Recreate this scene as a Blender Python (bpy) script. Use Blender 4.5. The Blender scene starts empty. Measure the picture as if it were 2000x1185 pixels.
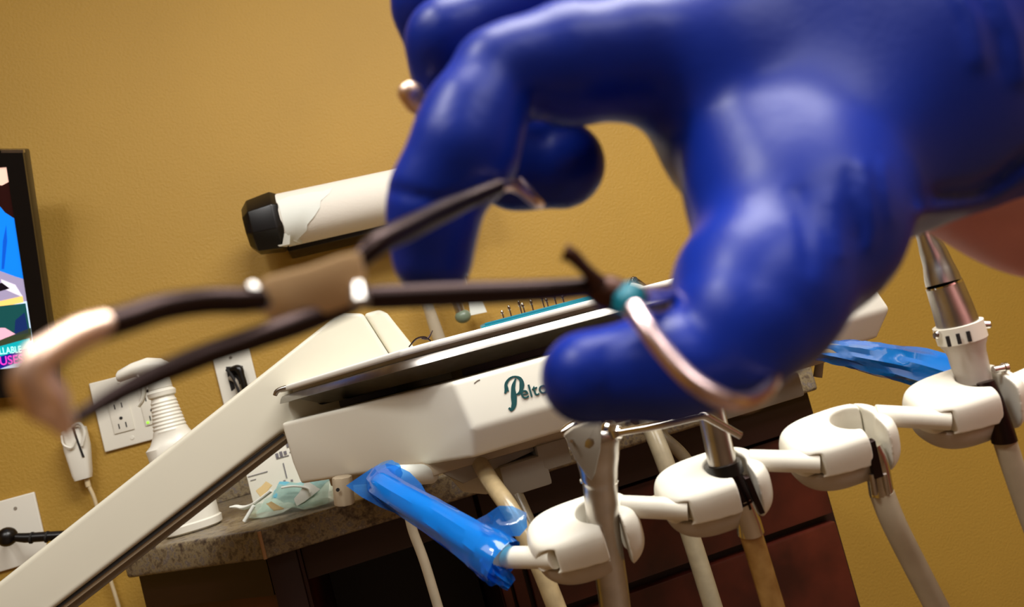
import bpy, bmesh, math, random
import numpy as np
from math import sin, cos, pi, radians
from mathutils import Vector, Matrix
random.seed(4); np.random.seed(4)
SC = bpy.context.scene
COL = SC.collection

# ------------------------------------------------------------------ camera
YAW, PITCH, ROLL = radians(12), radians(3), radians(15)
FPX = 1500.0
CAMP = Vector((0, 0, 1.05))
F = Vector((sin(YAW)*cos(PITCH), cos(YAW)*cos(PITCH), sin(PITCH)))
_r0 = Vector((cos(YAW), -sin(YAW), 0)); _d0 = F.cross(_r0); _d0.normalize()
if _d0.z > 0: _d0 = -_d0
R = cos(ROLL)*_r0 + sin(ROLL)*_d0
D = -sin(ROLL)*_r0 + cos(ROLL)*_d0
cam_d = bpy.data.cameras.new('camera'); cam = bpy.data.objects.new('camera', cam_d); COL.objects.link(cam)
M = Matrix((( R.x, -D.x, -F.x, CAMP.x), (R.y, -D.y, -F.y, CAMP.y), (R.z, -D.z, -F.z, CAMP.z), (0, 0, 0, 1)))
cam.matrix_world = M
cam_d.sensor_width = 36; cam_d.lens = FPX*36/2000; cam_d.clip_start = 0.01
cam_d.dof.use_dof = True; cam_d.dof.focus_distance = 0.70; cam_d.dof.aperture_fstop = 11
SC.camera = cam

# ------------------------------------------------------------------ world, lights, exposure
w = bpy.data.worlds.new('world'); SC.world = w; w.use_nodes = True
w.node_tree.nodes['Background'].inputs[0].default_value = (1, .95, .88, 1)
w.node_tree.nodes['Background'].inputs[1].default_value = 0.12
def area(name, loc, target, sx, sy, power, col):
    l = bpy.data.lights.new(name, 'AREA'); l.shape = 'RECTANGLE'; l.size = sx; l.size_y = sy; l.energy = power; l.color = col
    o = bpy.data.objects.new(name, l); COL.objects.link(o); o.location = loc
    o.rotation_euler = (Vector(target)-Vector(loc)).to_track_quat('-Z', 'Y').to_euler(); return o
area('ceiling_or_fill_light', (0.65, 0.20, 2.36), (0.65, 0.2, 0), 1.2, .6, 38, (1, .97, .93))
area('ceiling_or_fill_light', (-0.75, -0.3, 2.36), (-0.75, -0.3, 0), .6, 1.2, 12, (1, .97, .93))
area('ceiling_or_fill_light', (0.9, -1.1, 2.36), (0.9, -1.1, 0), 1.2, .6, 17, (1, .97, .93))  # fill light added behind the camera to brighten wall and skin
area('operatory_light', (-0.40, 0.0, 2.25), (0.05, 0.4, 1.1), .22, .16, 6.5, (1, .98, .96))
SC.view_settings.view_transform = 'Standard'; SC.view_settings.look = 'None'
SC.view_settings.exposure = 0.0; SC.view_settings.gamma = 1; SC.view_settings.use_curve_mapping = False

# ------------------------------------------------------------------ pixel helpers (measuring the photograph)
def ray(px, py): return F + R*((px-1000)/FPX) + D*((py-592.5)/FPX)
def P(px, py, d): return CAMP + ray(px, py)*d
def YP(px, py, Y): r = ray(px, py); return CAMP + r*(Y/r.y)
def ZP(px, py, Z): r = ray(px, py); return CAMP + r*((Z-CAMP.z)/r.z)

# ------------------------------------------------------------------ materials
def s2l(c):
    return tuple(((x/255)/12.92 if x/255 <= .04045 else ((x/255+.055)/1.055)**2.4) for x in c)
def mat(name, rgb, rough=.5, metal=0, noise=0, nscale=20, bump=0, bscale=200, coat=0, emis=None, alpha=1, trans=0, spec=.5, rgb2=None, bdist=.001, sss=0):
    m = bpy.data.materials.new(name); m.use_nodes = True; nt = m.node_tree; b = nt.nodes['Principled BSDF']
    c = s2l(rgb)
    b.inputs['Base Color'].default_value = (*c, 1); b.inputs['Roughness'].default_value = rough
    b.inputs['Metallic'].default_value = metal; b.inputs['Coat Weight'].default_value = coat
    b.inputs['Specular IOR Level'].default_value = spec
    b.inputs['Transmission Weight'].default_value = trans; b.inputs['Alpha'].default_value = alpha
    if sss: b.inputs['Subsurface Weight'].default_value = sss; b.inputs['Subsurface Radius'].default_value = (.004, .002, .001)
    tc = nt.nodes.new('ShaderNodeTexCoord')
    n = nt.nodes.new('ShaderNodeTexNoise'); n.inputs['Scale'].default_value = nscale; n.inputs['Detail'].default_value = 5
    nt.links.new(tc.outputs['Object'], n.inputs['Vector'])
    r = nt.nodes.new('ShaderNodeValToRGB')
    c2 = s2l(rgb2) if rgb2 else tuple(x*(1-noise) for x in c)
    c1 = c if rgb2 else tuple(min(1, x*(1+noise*.4)) for x in c)
    r.color_ramp.elements[0].color = (*c2, 1); r.color_ramp.elements[1].color = (*c1, 1)
    r.color_ramp.elements[0].position = .35; r.color_ramp.elements[1].position = .65
    nt.links.new(n.outputs['Fac'], r.inputs['Fac']); nt.links.new(r.outputs['Color'], b.inputs['Base Color'])
    if bump:
        n2 = nt.nodes.new('ShaderNodeTexNoise'); n2.inputs['Scale'].default_value = bscale; n2.inputs['Detail'].default_value = 3
        nt.links.new(tc.outputs['Object'], n2.inputs['Vector'])
        bp = nt.nodes.new('ShaderNodeBump'); bp.inputs['Strength'].default_value = bump; bp.inputs['Distance'].default_value = bdist
        nt.links.new(n2.outputs['Fac'], bp.inputs['Height']); nt.links.new(bp.outputs['Normal'], b.inputs['Normal'])
    if emis:
        b.inputs['Emission Color'].default_value = (*s2l(emis[0]), 1); b.inputs['Emission Strength'].default_value = emis[1]
    return m
MT = {}
MT['wall'] = mat('ochre_wall_paint', (182, 143, 57), .6, noise=.05, nscale=3, bump=.6, bscale=200, bdist=.0018)
MT['ceil'] = mat('ceiling_white', (225, 220, 205), .9)
MT['floor'] = mat('floor_vinyl', (120, 95, 70), .5, noise=.2)
MT['white'] = mat('warm_white_enamel', (240, 237, 222), .32, noise=.02, nscale=8)
MT['cream'] = mat('cream_beam_enamel', (216, 211, 192), .35, noise=.03, nscale=8)
MT['plate'] = mat('white_plate_plastic', (238, 235, 222), .35)
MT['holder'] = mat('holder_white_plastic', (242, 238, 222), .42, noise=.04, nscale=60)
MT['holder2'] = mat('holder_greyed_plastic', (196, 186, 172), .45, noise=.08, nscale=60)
MT['black'] = mat('black_plastic', (14, 12, 12), .3)
MT['slot'] = mat('slot_dark', (25, 22, 20), .7)
MT['steel'] = mat('brushed_steel', (190, 186, 180), .28, metal=1, noise=.12, nscale=80)
MT['chrome'] = mat('chrome', (225, 222, 216), .1, metal=1)
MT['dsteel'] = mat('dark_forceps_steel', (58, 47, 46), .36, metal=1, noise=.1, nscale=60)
MT['tsteel'] = mat('forceps_highlight_steel', (255, 222, 200), .42, metal=1)  # highlight and warm reflection put into the pale metal colour
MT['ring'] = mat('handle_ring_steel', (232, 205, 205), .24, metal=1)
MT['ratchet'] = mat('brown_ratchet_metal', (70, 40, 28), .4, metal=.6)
MT['jointm'] = mat('joint_wall_reflection', (226, 192, 146), .5, metal=1)  # tan colour stands for the wall reflected in the steel plate
MT['teal'] = mat('teal_band_plastic', (0, 120, 140), .4)
MT['grey'] = mat('grey_plastic', (150, 142, 128), .5, noise=.08)
MT['beige'] = mat('beige_underbody', (176, 160, 134), .5, noise=.06)
MT['wood'] = mat('cherry_wood', (88, 34, 22), .38, noise=.4, nscale=12, rgb2=(52, 18, 12))
MT['woodd'] = mat('dark_cherry_trim', (40, 17, 14), .4)
MT['void'] = mat('kneehole_shade_laminate', (16, 15, 22), .6)  # near-black colour paints the shade inside the open knee space
MT['paper'] = mat('paper_towel', (240, 234, 222), .9, bump=.3, bscale=300)
MT['tube_grey'] = mat('translucent_grey_tubing', (150, 138, 112), .3, noise=.15, nscale=90, coat=.3)
MT['tube_amber'] = mat('amber_tubing', (186, 146, 84), .28, noise=.3, nscale=70, coat=.3, rgb2=(150, 108, 52))
MT['tube_dull'] = mat('dull_amber_tubing', (170, 150, 112), .3, noise=.2, nscale=70, coat=.3)
MT['tube_white'] = mat('off_white_tubing', (186, 172, 146), .35, noise=.1, nscale=60)
MT['bluemask'] = mat('blue_mask_fabric', (96, 170, 190), .8, bump=.3, bscale=200, noise=.2)
MT['pouch'] = mat('clear_green_film', (185, 212, 195), .2, alpha=.45, coat=.5, noise=.2, nscale=60)
MT['cloth'] = mat('white_tissue', (236, 240, 232), .8)
MT['sheet'] = mat('white_tray_cover', (246, 244, 236), .5)
MT['tan'] = mat('tan_paper', (196, 172, 120), .8)
MT['ink'] = mat('grey_ink', (120, 116, 122), .8)
MT['logo'] = mat('dark_teal_ink', (14, 76, 78), .5)
MT['skin'] = mat('skin', (224, 150, 150), .55, noise=.1, nscale=40)
MT['cordm'] = mat('cream_cord', (216, 196, 156), .5)
MT['green_led'] = mat('green_indicator', (150, 220, 60), .4, emis=((150, 230, 60), 1.0))
MT['gt'] = mat('grey_green_cap', (120, 136, 116), .3)
MT['edge'] = mat('worn_laminate_edge', (170, 128, 88), .6)
MT['glove'] = mat('blue_nitrile', (17, 45, 150), .36, noise=.06, nscale=30, bump=.1, bscale=500, bdist=.0006, spec=.26)
# blue barrier film: see-through tinted plastic
def film(name, rgb, k):
    m = bpy.data.materials.new(name); m.use_nodes = True; nt = m.node_tree; b = nt.nodes['Principled BSDF']
    b.inputs['Base Color'].default_value = (*s2l(rgb), 1); b.inputs['Roughness'].default_value = .12; b.inputs['Coat Weight'].default_value = .6
    tr = nt.nodes.new('ShaderNodeBsdfTransparent'); tr.inputs[0].default_value = (*[x**.5 for x in s2l(rgb)], 1)
    mx = nt.nodes.new('ShaderNodeMixShader')
    tc = nt.nodes.new('ShaderNodeTexCoord'); n = nt.nodes.new('ShaderNodeTexNoise'); n.inputs['Scale'].default_value = 25
    bp = nt.nodes.new('ShaderNodeBump'); bp.inputs['Strength'].default_value = .25; bp.inputs['Distance'].default_value = .002
    nt.links.new(tc.outputs['Object'], n.inputs['Vector']); nt.links.new(n.outputs['Fac'], bp.inputs['Height']); nt.links.new(bp.outputs['Normal'], b.inputs['Normal'])
    mx.inputs[0].default_value = k
    nt.links.new(tr.outputs[0], mx.inputs[1]); nt.links.new(b.outputs[0], mx.inputs[2])
    nt.links.new(mx.outputs[0], nt.nodes['Material Output'].inputs['Surface']); return m
MT['bluefilm'] = film('blue_barrier_film', (20, 130, 230), .55)
MT['bluefilm2'] = film('blue_barrier_film_thin', (40, 120, 215), .35)
MT['clearplast'] = film('clear_plastic', (220, 215, 200), .4)
# granite-look laminate
def granite():
    m = bpy.data.materials.new('speckled_laminate'); m.use_nodes = True; nt = m.node_tree; b = nt.nodes['Principled BSDF']
    tc = nt.nodes.new('ShaderNodeTexCoord')
    n = nt.nodes.new('ShaderNodeTexNoise'); n.inputs['Scale'].default_value = 95; n.inputs['Detail'].default_value = 6; n.inputs['Roughness'].default_value = .7
    r = nt.nodes.new('ShaderNodeValToRGB'); cr = r.color_ramp
    cr.elements[0].position = .32; cr.elements[0].color = (*s2l((58, 48, 44)), 1)
    cr.elements[1].position = .74; cr.elements[1].color = (*s2l((186, 174, 148)), 1)
    for p, c in ((.45, (112, 98, 80)), (.52, (146, 132, 100)), (.6, (104, 96, 96))):
        e = cr.elements.new(p); e.color = (*s2l(c), 1)
    nt.links.new(tc.outputs['Object'], n.inputs['Vector']); nt.links.new(n.outputs['Fac'], r.inputs['Fac'])
    nt.links.new(r.outputs['Color'], b.inputs['Base Color']); b.inputs['Roughness'].default_value = .42
    return m
MT['granite'] = granite()

# ------------------------------------------------------------------ builders
def ploc(p): return Vector((0, 0, 0)) if p is None else p.matrix_world.translation.copy() if False else Vector(p['_o'])
def mesh_obj(name, verts, faces, m, parent=None, smooth=True, bevel=0, seg=2, origin=None):
    verts = [Vector(v) for v in verts]
    if parent is None:
        o0 = Vector(origin) if origin is not None else sum(verts, Vector())/len(verts)
        loc = o0
    else:
        o0 = Vector(parent['_o']); loc = Vector((0, 0, 0))
    me = bpy.data.meshes.new(name); me.from_pydata([tuple(v-o0) for v in verts], [], faces); me.update()
    bm = bmesh.new(); bm.from_mesh(me); bmesh.ops.recalc_face_normals(bm, faces=bm.faces)
    if bevel:
        es = [e for e in bm.edges if len(e.link_faces) == 2 and e.calc_face_angle(0) > radians(25)]
        bmesh.ops.bevel(bm, geom=es, offset=bevel, segments=seg, profile=.6, affect='EDGES', clamp_overlap=True)
    bm.to_mesh(me); bm.free()
    if smooth:
        me.shade_smooth()
        try: me.set_sharp_from_angle(angle=radians(38))
        except Exception: pass
    me.materials.append(MT[m] if isinstance(m, str) else m)
    o = bpy.data.objects.new(name, me); COL.objects.link(o); o.location = loc; o.parent = parent
    o['_o'] = tuple(o0)
    return o
def tag(o, label=None, cat=None, group=None, kind=None):
    if label: o['label'] = label
    if cat: o['category'] = cat
    if group: o['group'] = group
    if kind: o['kind'] = kind
    return o
def thing(name, loc, label, cat, group=None):
    o = bpy.data.objects.new(name, None); COL.objects.link(o); o.location = loc; o.empty_display_size = .02
    o['_o'] = tuple(loc); return tag(o, label, cat, group)
class MB:
    """collects shapes for ONE mesh object"""
    def __init__(s): s.v = []; s.f = []
    def add(s, v, f):
        n = len(s.v); s.v += [Vector(x) for x in v]; s.f += [tuple(i+n for i in q) for q in f]; return s
    def obox(s, c, ax, ay, az):   # oriented box with half-axis vectors
        c = Vector(c); ax, ay, az = Vector(ax), Vector(ay), Vector(az)
        v = [c+ax*i+ay*j+az*k for i in (-1, 1) for j in (-1, 1) for k in (-1, 1)]
        return s.add(v, [(0, 1, 3, 2), (4, 6, 7, 5), (0, 4, 5, 1), (2, 3, 7, 6), (0, 2, 6, 4), (1, 5, 7, 3)])
    def box(s, x0, x1, y0, y1, z0, z1):
        return s.obox(((x0+x1)/2, (y0+y1)/2, (z0+z1)/2), ((x1-x0)/2, 0, 0), (0, (y1-y0)/2, 0), (0, 0, (z1-z0)/2))
    def tube(s, pts, rad, n=16, cap=True, smooth=0, flat=None):
        pts = [Vector(p) for p in pts]
        rad = [rad]*len(pts) if isinstance(rad, (int, float)) else list(rad)
        if smooth: pts, rad = catmull(pts, rad, smooth)
        T = []
        for i in range(len(pts)):
            a = pts[max(0, i-1)]; b = pts[min(len(pts)-1, i+1)]; T.append((b-a).normalized())
        u = T[0].orthogonal().normalized()
        if flat is not None: u = (Vector(flat[0]) - T[0]*Vector(flat[0]).dot(T[0])).normalized()
        v = []; f = []
        for i, p in enumerate(pts):
            u = (u - T[i]*u.dot(T[i])).normalized(); w_ = T[i].cross(u)
            k = flat[1] if flat else 1
            for j in range(n):
                a = 2*pi*j/n; v.append(p + u*cos(a)*rad[i]*k + w_*sin(a)*rad[i])
        m_ = len(pts)
        for i in range(m_-1):
            for j in range(n): f.append((i*n+j, i*n+(j+1) % n, (i+1)*n+(j+1) % n, (i+1)*n+j))
        if cap: f.append(tuple(range(n-1, -1, -1))); f.append(tuple((m_-1)*n+j for j in range(n)))
        return s.add(v, f)
    def lathe(s, c, axis, prof, n=32):   # prof: (height along axis, radius)
        c = Vector(c); a = Vector(axis).normalized()
        return s.tube([c+a*h for h, r in prof], [r for h, r in prof], n) if False else s._lathe(c, a, prof, n)
    def _lathe(s, c, a, prof, n):
        u = a.orthogonal().normalized(); w_ = a.cross(u); v = []; f = []
        for h, r in prof:
            for j in range(n): t = 2*pi*j/n; v.append(c+a*h+(u*cos(t)+w_*sin(t))*max(r, 1e-5))
        for i in range(len(prof)-1):
            for j in range(n): f.append((i*n+j, i*n+(j+1) % n, (i+1)*n+(j+1) % n, (i+1)*n+j))
        f.append(tuple(range(n-1, -1, -1))); f.append(tuple((len(prof)-1)*n+j for j in range(n)))
        return s.add(v, f)
    def ball(s, c, r, n=16, sc=(1, 1, 1)):
        c = Vector(c); v = []; f = []
        for i in range(n+1):
            for j in range(n*2):
                a = pi*i/n; b = pi*j/n; rr = max(sin(a), 1e-4)
                v.append(c+Vector((rr*cos(b)*sc[0], rr*sin(b)*sc[1], cos(a)*sc[2]))*r)
        for i in range(n):
            for j in range(n*2): f.append((i*2*n+j, i*2*n+(j+1) % (2*n), (i+1)*2*n+(j+1) % (2*n), (i+1)*2*n+j))
        return s.add(v, f)
    def prism(s, poly, off):
        n = len(poly); poly = [Vector(p) for p in poly]; off = Vector(off)
        v = poly+[p+off for p in poly]
        f = [tuple(range(n)), tuple(range(2*n-1, n-1, -1))]+[(i, (i+1) % n, n+(i+1) % n, n+i) for i in range(n)]
        return s.add(v, f)
    def loft(s, rings, cap=True):
        n = len(rings[0]); v = [Vector(p) for r in rings for p in r]; f = []
        for i in range(len(rings)-1):
            for j in range(n): f.append((i*n+j, i*n+(j+1) % n, (i+1)*n+(j+1) % n, (i+1)*n+j))
        if cap: f.append(tuple(range(n-1, -1, -1))); f.append(tuple((len(rings)-1)*n+j for j in range(n)))
        return s.add(v, f)
    def build(s, name, m, parent=None, **k): return mesh_obj(name, s.v, s.f, m, parent, **k)
def catmull(pts, rad, k):
    P_ = [pts[0]*2-pts[1]]+pts+[pts[-1]*2-pts[-2]]; R_ = [rad[0]]+rad+[rad[-1]]; op = []; orr = []
    for i in range(1, len(P_)-2):
        for j in range(k):
            t = j/k; a, b, c, d = P_[i-1:i+3]
            op.append(.5*((2*b)+(c-a)*t+(2*a-5*b+4*c-d)*t*t+(3*b-a-3*c+d)*t**3))
            orr.append(R_[i]+(R_[i+1]-R_[i])*(t*t*(3-2*t)))
    op.append(pts[-1]); orr.append(rad[-1]); return op, orr
def text_mesh(txt, size, ext, name, m, parent, origin, ax, ay, xs=1.0):
    cu = bpy.data.curves.new('tmp_text', 'FONT'); cu.body = txt; cu.size = size; cu.extrude = ext
    ob = bpy.data.objects.new('tmp_text', cu); COL.objects.link(ob); bpy.context.view_layer.update()
    me = bpy.data.meshes.new_from_object(ob.evaluated_get(bpy.context.evaluated_depsgraph_get()))
    vs = [Vector(v.co) for v in me.vertices]; fs = [tuple(p.vertices) for p in me.polygons]
    bpy.data.objects.remove(ob); bpy.data.curves.remove(cu); bpy.data.meshes.remove(me)
    ax = Vector(ax).normalized(); ay = Vector(ay).normalized(); az = ax.cross(ay)
    return mesh_obj(name, [Vector(origin)+ax*v.x*xs+ay*v.y+az*v.z for v in vs], fs, m, parent, smooth=False)

# ---- implicit surfaces (surface nets)
def surface_nets(Fd, bmin, h):
    ins = Fd < 0; nx, ny, nz = Fd.shape
    cnt = np.zeros((nx-1, ny-1, nz-1), np.int8)
    for a in (0, 1):
        for b in (0, 1):
            for c in (0, 1): cnt += ins[a:nx-1+a, b:ny-1+b, c:nz-1+c]
    ci = np.argwhere((cnt > 0) & (cnt < 8)); idx = -np.ones(cnt.shape, np.int64); idx[tuple(ci.T)] = np.arange(len(ci))
    acc = np.zeros((len(ci), 3)); num = np.zeros(len(ci))
    cs = [(a, b, c) for a in (0, 1) for b in (0, 1) for c in (0, 1)]
    for p in cs:
        for ax in range(3):
            if p[ax] == 0:
                q = list(p); q[ax] = 1
                fa = Fd[tuple((ci+np.array(p)).T)]; fb = Fd[tuple((ci+np.array(q)).T)]
                mk = (fa < 0) != (fb < 0); t = np.where(mk, fa/np.where(mk, fa-fb, 1), 0)
                pos = ci+np.array(p)+0.0; pos[:, ax] += t
                acc[mk] += pos[mk]; num[mk] += 1
    V = acc/num[:, None]*h+np.array(bmin); Q = []
    for ax in range(3):
        o1, o2 = [(1, 2), (2, 0), (0, 1)][ax]
        sl_a = [slice(None)]*3; sl_b = [slice(None)]*3; sl_a[ax] = slice(0, -1); sl_b[ax] = slice(1, None)
        A = ins[tuple(sl_a)]; B = ins[tuple(sl_b)]; e = np.argwhere(A != B)
        e = e[(e[:, o1] > 0) & (e[:, o2] > 0) & (e[:, o1] < Fd.shape[o1]-1) & (e[:, o2] < Fd.shape[o2]-1)]
        d1 = np.zeros(3, int); d1[o1] = 1; d2 = np.zeros(3, int); d2[o2] = 1
        q = np.stack([idx[tuple((e-d1-d2).T)], idx[tuple((e-d2).T)], idx[tuple(e.T)], idx[tuple((e-d1).T)]], 1)
        fl = A[tuple(e.T)]; q[~fl] = q[~fl][:, ::-1]; Q.append(q)
    return V, np.concatenate(Q)
def sdf_verts(fn, bmin, bmax, h):
    g = [np.arange(bmin[i], bmax[i]+h, h, dtype=np.float32) for i in range(3)]
    X, Y, Z = np.meshgrid(*g, indexing='ij'); return surface_nets(fn(X, Y, Z), bmin, h)
def cone(X, Y, Z, a, b, ra, rb, sq=1.0):
    a = np.array(a); b = np.array(b); sc = np.array((1, 1, sq)); ba = (b-a)*sc; L = float(ba@ba)
    px, py, pz = X-a[0], Y-a[1], (Z-a[2])*sq
    t = np.clip((px*ba[0]+py*ba[1]+pz*ba[2])/L, 0, 1); t2 = t*t*(3-2*t)*.35+t*.65
    return np.sqrt((px-ba[0]*t)**2+(py-ba[1]*t)**2+(pz-ba[2]*t)**2)-(ra+(rb-ra)*t2)
def smin(a, b, k):
    h_ = np.clip(k-np.abs(a-b), 0, None)/k; return np.minimum(a, b)-h_*h_*k*.25
def smax(a, b, k): return -smin(-a, -b, k)

# ================================================================== ROOM
WY = 1.5
def struct(name, mb, m): o = mb.build(name, m, smooth=False); o['kind'] = 'structure'; return o
struct('wall_back', MB().box(-2.2, 2.6, WY, WY+.1, 0, 2.5), 'wall')
struct('wall_left', MB().box(-2.3, -2.2, -1.8, WY+.1, 0, 2.5), 'wall')
struct('wall_right', MB().box(2.6, 2.7, -1.8, WY+.1, 0, 2.5), 'wall')
struct('wall_front', MB().box(-2.3, 2.7, -1.9, -1.8, 0, 2.5), 'floor')
struct('ceiling', MB().box(-2.3, 2.7, -1.9, WY+.1, 2.5, 2.6), 'ceil')
struct('floor', MB().box(-2.3, 2.7, -1.9, WY+.1, -.1, 0), 'floor')

# ================================================================== COUNTER AND CABINETS
CZ = .913
ctp = [(-.165, 1.0), (.612, 1.0), (.612, WY), (-.395, WY), (-.375, 1.175)]
c = MB().prism([(x, y, CZ-.037) for x, y in ctp], (0, 0, .037)).build('countertop', 'granite', bevel=.005, seg=3)
tag(c, 'speckled grey brown laminate countertop with an angled left corner against the ochre wall', 'countertop')
e = MB().tube([(-.165, .9985, CZ-.036), (-.165, .9985, CZ-.002)], .0022, 8).build('edge_seam', 'edge', c)
tag(e, 'worn tan seam at the countertop corner')
bs = MB().box(-.395, .612, WY-.02, WY-.001, CZ+.0005, CZ+.09).build('backsplash', 'granite', c, bevel=.002)

kb = thing('base_cabinet', (-.27, 1.2, 0), 'dark red cherry base cabinet under the angled left end of the counter', 'cabinet')
zt = CZ-.037
MB().prism([(-.165, 1.035, .1), (-.128, 1.035, .1), (-.128, WY-.005, .1), (-.365, WY-.005, .1), (-.355, 1.2, .1)], (0, 0, zt-.1005)).build('body', 'wood', kb, bevel=.002)
MB().prism([(-.170, 1.028, zt-.05), (-.365, 1.19, zt-.05), (-.36, 1.2, zt-.05), (-.165, 1.04, zt-.05)], (0, 0, .049)).build('top_rail', 'woodd', kb)
MB().prism([(-.17, 1.06, 0), (-.135, 1.06, 0), (-.135, WY-.01, 0), (-.35, WY-.01, 0), (-.34, 1.22, 0)], (0, 0, .1)).build('toe_kick', 'woodd', kb)
MB().box(-.168, -.132, 1.022, 1.034, .1, zt-.001).build('stile', 'woodd', kb, bevel=.002)

kn = thing('kneehole_panel', (0, 1.2, 0), 'open knee space panel coloured near black as shade below the middle of the counter', 'panel')
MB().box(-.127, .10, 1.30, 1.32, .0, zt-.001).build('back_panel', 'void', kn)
MB().box(-.127, .10, 1.03, 1.05, zt-.045, zt-.001).build('front_rail', 'woodd', kn, bevel=.002)
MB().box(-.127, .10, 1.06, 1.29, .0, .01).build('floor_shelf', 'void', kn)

dc = thing('drawer_cabinet', (.36, 1.2, 0), 'dark red cherry drawer cabinet under the right end of the counter', 'cabinet')
MB().box(.105, .607, 1.045, WY-.005, .1, zt-.001).build('carcass', 'woodd', dc)
MB().box(.12, .60, 1.08, WY-.01, 0, .1).build('toe_kick', 'woodd', dc)
for k, (a, b) in enumerate(((.697, zt-.055), (.50, .685), (.303, .488), (.11, .291))):
    d_ = MB().box(.145, .596, 1.026, 1.0445, a, b).build('drawer_front', 'wood', dc, bevel=.004)
for k, (x0, x1) in enumerate(((.106, .118), (.122, .139))):
    MB().box(x0, x1, 1.028, 1.0445, .11, zt-.055).build('stile', 'wood', dc, bevel=.003)
MB().box(.105, .606, 1.02, 1.044, zt-.05, zt-.002).build('top_rail', 'woodd', dc, bevel=.002)

# ================================================================== WALL THINGS
def plate(name, x0, x1, z0, z1, label, cat='wall plate', th=.006):
    t = thing(name, ((x0+x1)/2, WY, (z0+z1)/2), label, cat)
    MB().box(x0, x1, WY-th, WY-.0002, z0, z1).build('cover_plate', 'plate', t, bevel=.0025, seg=3); return t
op = plate('outlet', -.466, -.338, 1.053, 1.179, 'white double wall outlet behind the spray bottle', 'outlet')
for k, x0 in enumerate((-.443, -.390)):
    b = MB().box(x0, x0+.034, WY-.0085, WY-.0055, 1.080, 1.149).build('receptacle', 'plate', op, bevel=.001)
    m = MB()
    for zc in (1.131, 1.095):
        m.box(x0+.0095, x0+.0112, WY-.0092, WY-.0080, zc-.008, zc+.001)
        m.box(x0+.0215, x0+.0232, WY-.0092, WY-.0080, zc-.008, zc+.0015)
        m.lathe((x0+.0165, WY-.0080, zc+.010), (0, -1, 0), [(0, .0028), (.0012, .0028)], 16)
    tag(m.build('slots', 'slot', b), 'dark plug slots')
MB().box(-.387, -.383, WY-.0095, WY-.0080, 1.083, 1.087).build('indicator_light', 'green_led', op)
for z in (1.066, 1.168):
    MB().lathe((-.4165, WY-.0062, z), (0, -1, 0), [(0, .0035), (.001, .003)], 16).build('screw', 'plate', op)

cp = plate('cable_plate', -.254, -.187, 1.058, 1.176, 'white single wall plate with black and grey cables coming out, right of the spray bottle')
MB().lathe((-.2225, WY-.0062, 1.163), (0, -1, 0), [(0, .003), (.001, .0025)], 16).build('screw', 'grey', cp)
o_ = lambda px, py, y: YP(px, py, WY-y)
MB().prism([o_(441, 716, .0068), o_(474, 714, .0068), o_(478, 742, .0068), o_(452, 764, .0068), o_(446, 742, .0068)], (0, .001, 0)).build('cable_opening', 'slot', cp)
MB().tube([o_(452, 722, .012), o_(466, 720, .018), o_(472, 735, .02), o_(478, 755, .02), o_(486, 790, .02)], [.006, .0075, .006, .006, .006], 12, smooth=4).build('black_cable', 'black', cp)
MB().tube([o_(449, 738, .010), o_(458, 742, .02), o_(463, 752, .022), o_(470, 790, .022)], .0042, 12, smooth=4).build('grey_cable', 'grey', cp)
MB().tube([o_(443, 722, .010), o_(452, 732, .02), o_(462, 752, .024), o_(474, 790, .024)], .0028, 10, smooth=4).build('thin_cable', 'slot', cp)

bp = plate('blank_wall_plate', -.712, -.590, .902, 1.019, 'blank white wall plate at the lower left behind a black rod')
MB().lathe((-.6235, WY-.0062, 1.0), (0, -1, 0), [(0, .003), (.001, .0025)], 16).build('screw', 'grey', bp)
rod = thing('swivel_rod', (-.64, 1.42, .95), 'thin black ball-ended rod bracket over the blank white wall plate', 'bracket')
MB().ball(YP(14, 1048, 1.42), .0155, 14).build('ball_joint', 'black', rod)
MB().tube([YP(14, 1048, 1.42), YP(50, 1050, 1.42), YP(200, 1040, 1.42)], [.006, .008, .0078], 14).build('rod', 'black', rod)
MB().tube([YP(60, 1050, 1.42), YP(64, 1050, 1.42)], .0095, 14).build('collar', 'slot', rod)
MB().tube([YP(90, 1048, 1.42), YP(94, 1048, 1.42)], .0095, 14).build('collar', 'slot', rod)
MB().tube([YP(14, 1048, 1.43), YP(14, 1048, 1.4935)], .006, 12).build('wall_stub', 'black', rod)

# hanging white plug in clip with cord
ch = thing('charging_plug', (-.512, 1.49, 1.05), 'slim white plastic plug body hanging on the wall with a cream cord', 'charger')
a0, a1 = YP(143, 832, 1.475), YP(163, 935, 1.475)
ax = (a1-a0).normalized(); sx = Vector((1, 0, 0)); 
def rr(cx, w_, d_, n=20): return [cx+sx*(w_*abs(cos(2*pi*k/n))**.5*(1 if cos(2*pi*k/n) > 0 else -1))+Vector((0, 1, 0))*(d_*abs(sin(2*pi*k/n))**.5*(1 if sin(2*pi*k/n) > 0 else -1)) for k in range(n)]
MB().loft([rr(a0+(a1-a0)*t, w_, d_) for t, w_, d_ in ((0, .010, .010), (.06, .019, .014), (.4, .020, .015), (.9, .015, .013), (1, .013, .011))]).build('plug_body', 'plate', ch)
MB().tube([YP(120, 850, 1.458), YP(124, 868, 1.455), YP(140, 874, 1.455), YP(147, 860, 1.456)], .0018, 8, smooth=4).build('front_loop', 'plate', ch)
MB().tube([YP(140, 832, 1.458), YP(155, 826, 1.455), YP(165, 845, 1.455), YP(160, 870, 1.456)], .0028, 8, smooth=4).build('side_loop', 'plate', ch)
MB().obox(YP(152, 862, 1.4605), (.0016, 0, -.0002), (0, .001, 0), (.003, 0, -.028)).build('slit', 'slot', ch)
MB().tube([YP(169, 935, 1.475), YP(173, 950, 1.475)], .0045, 10).build('strain_relief', 'cordm', ch)
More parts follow.
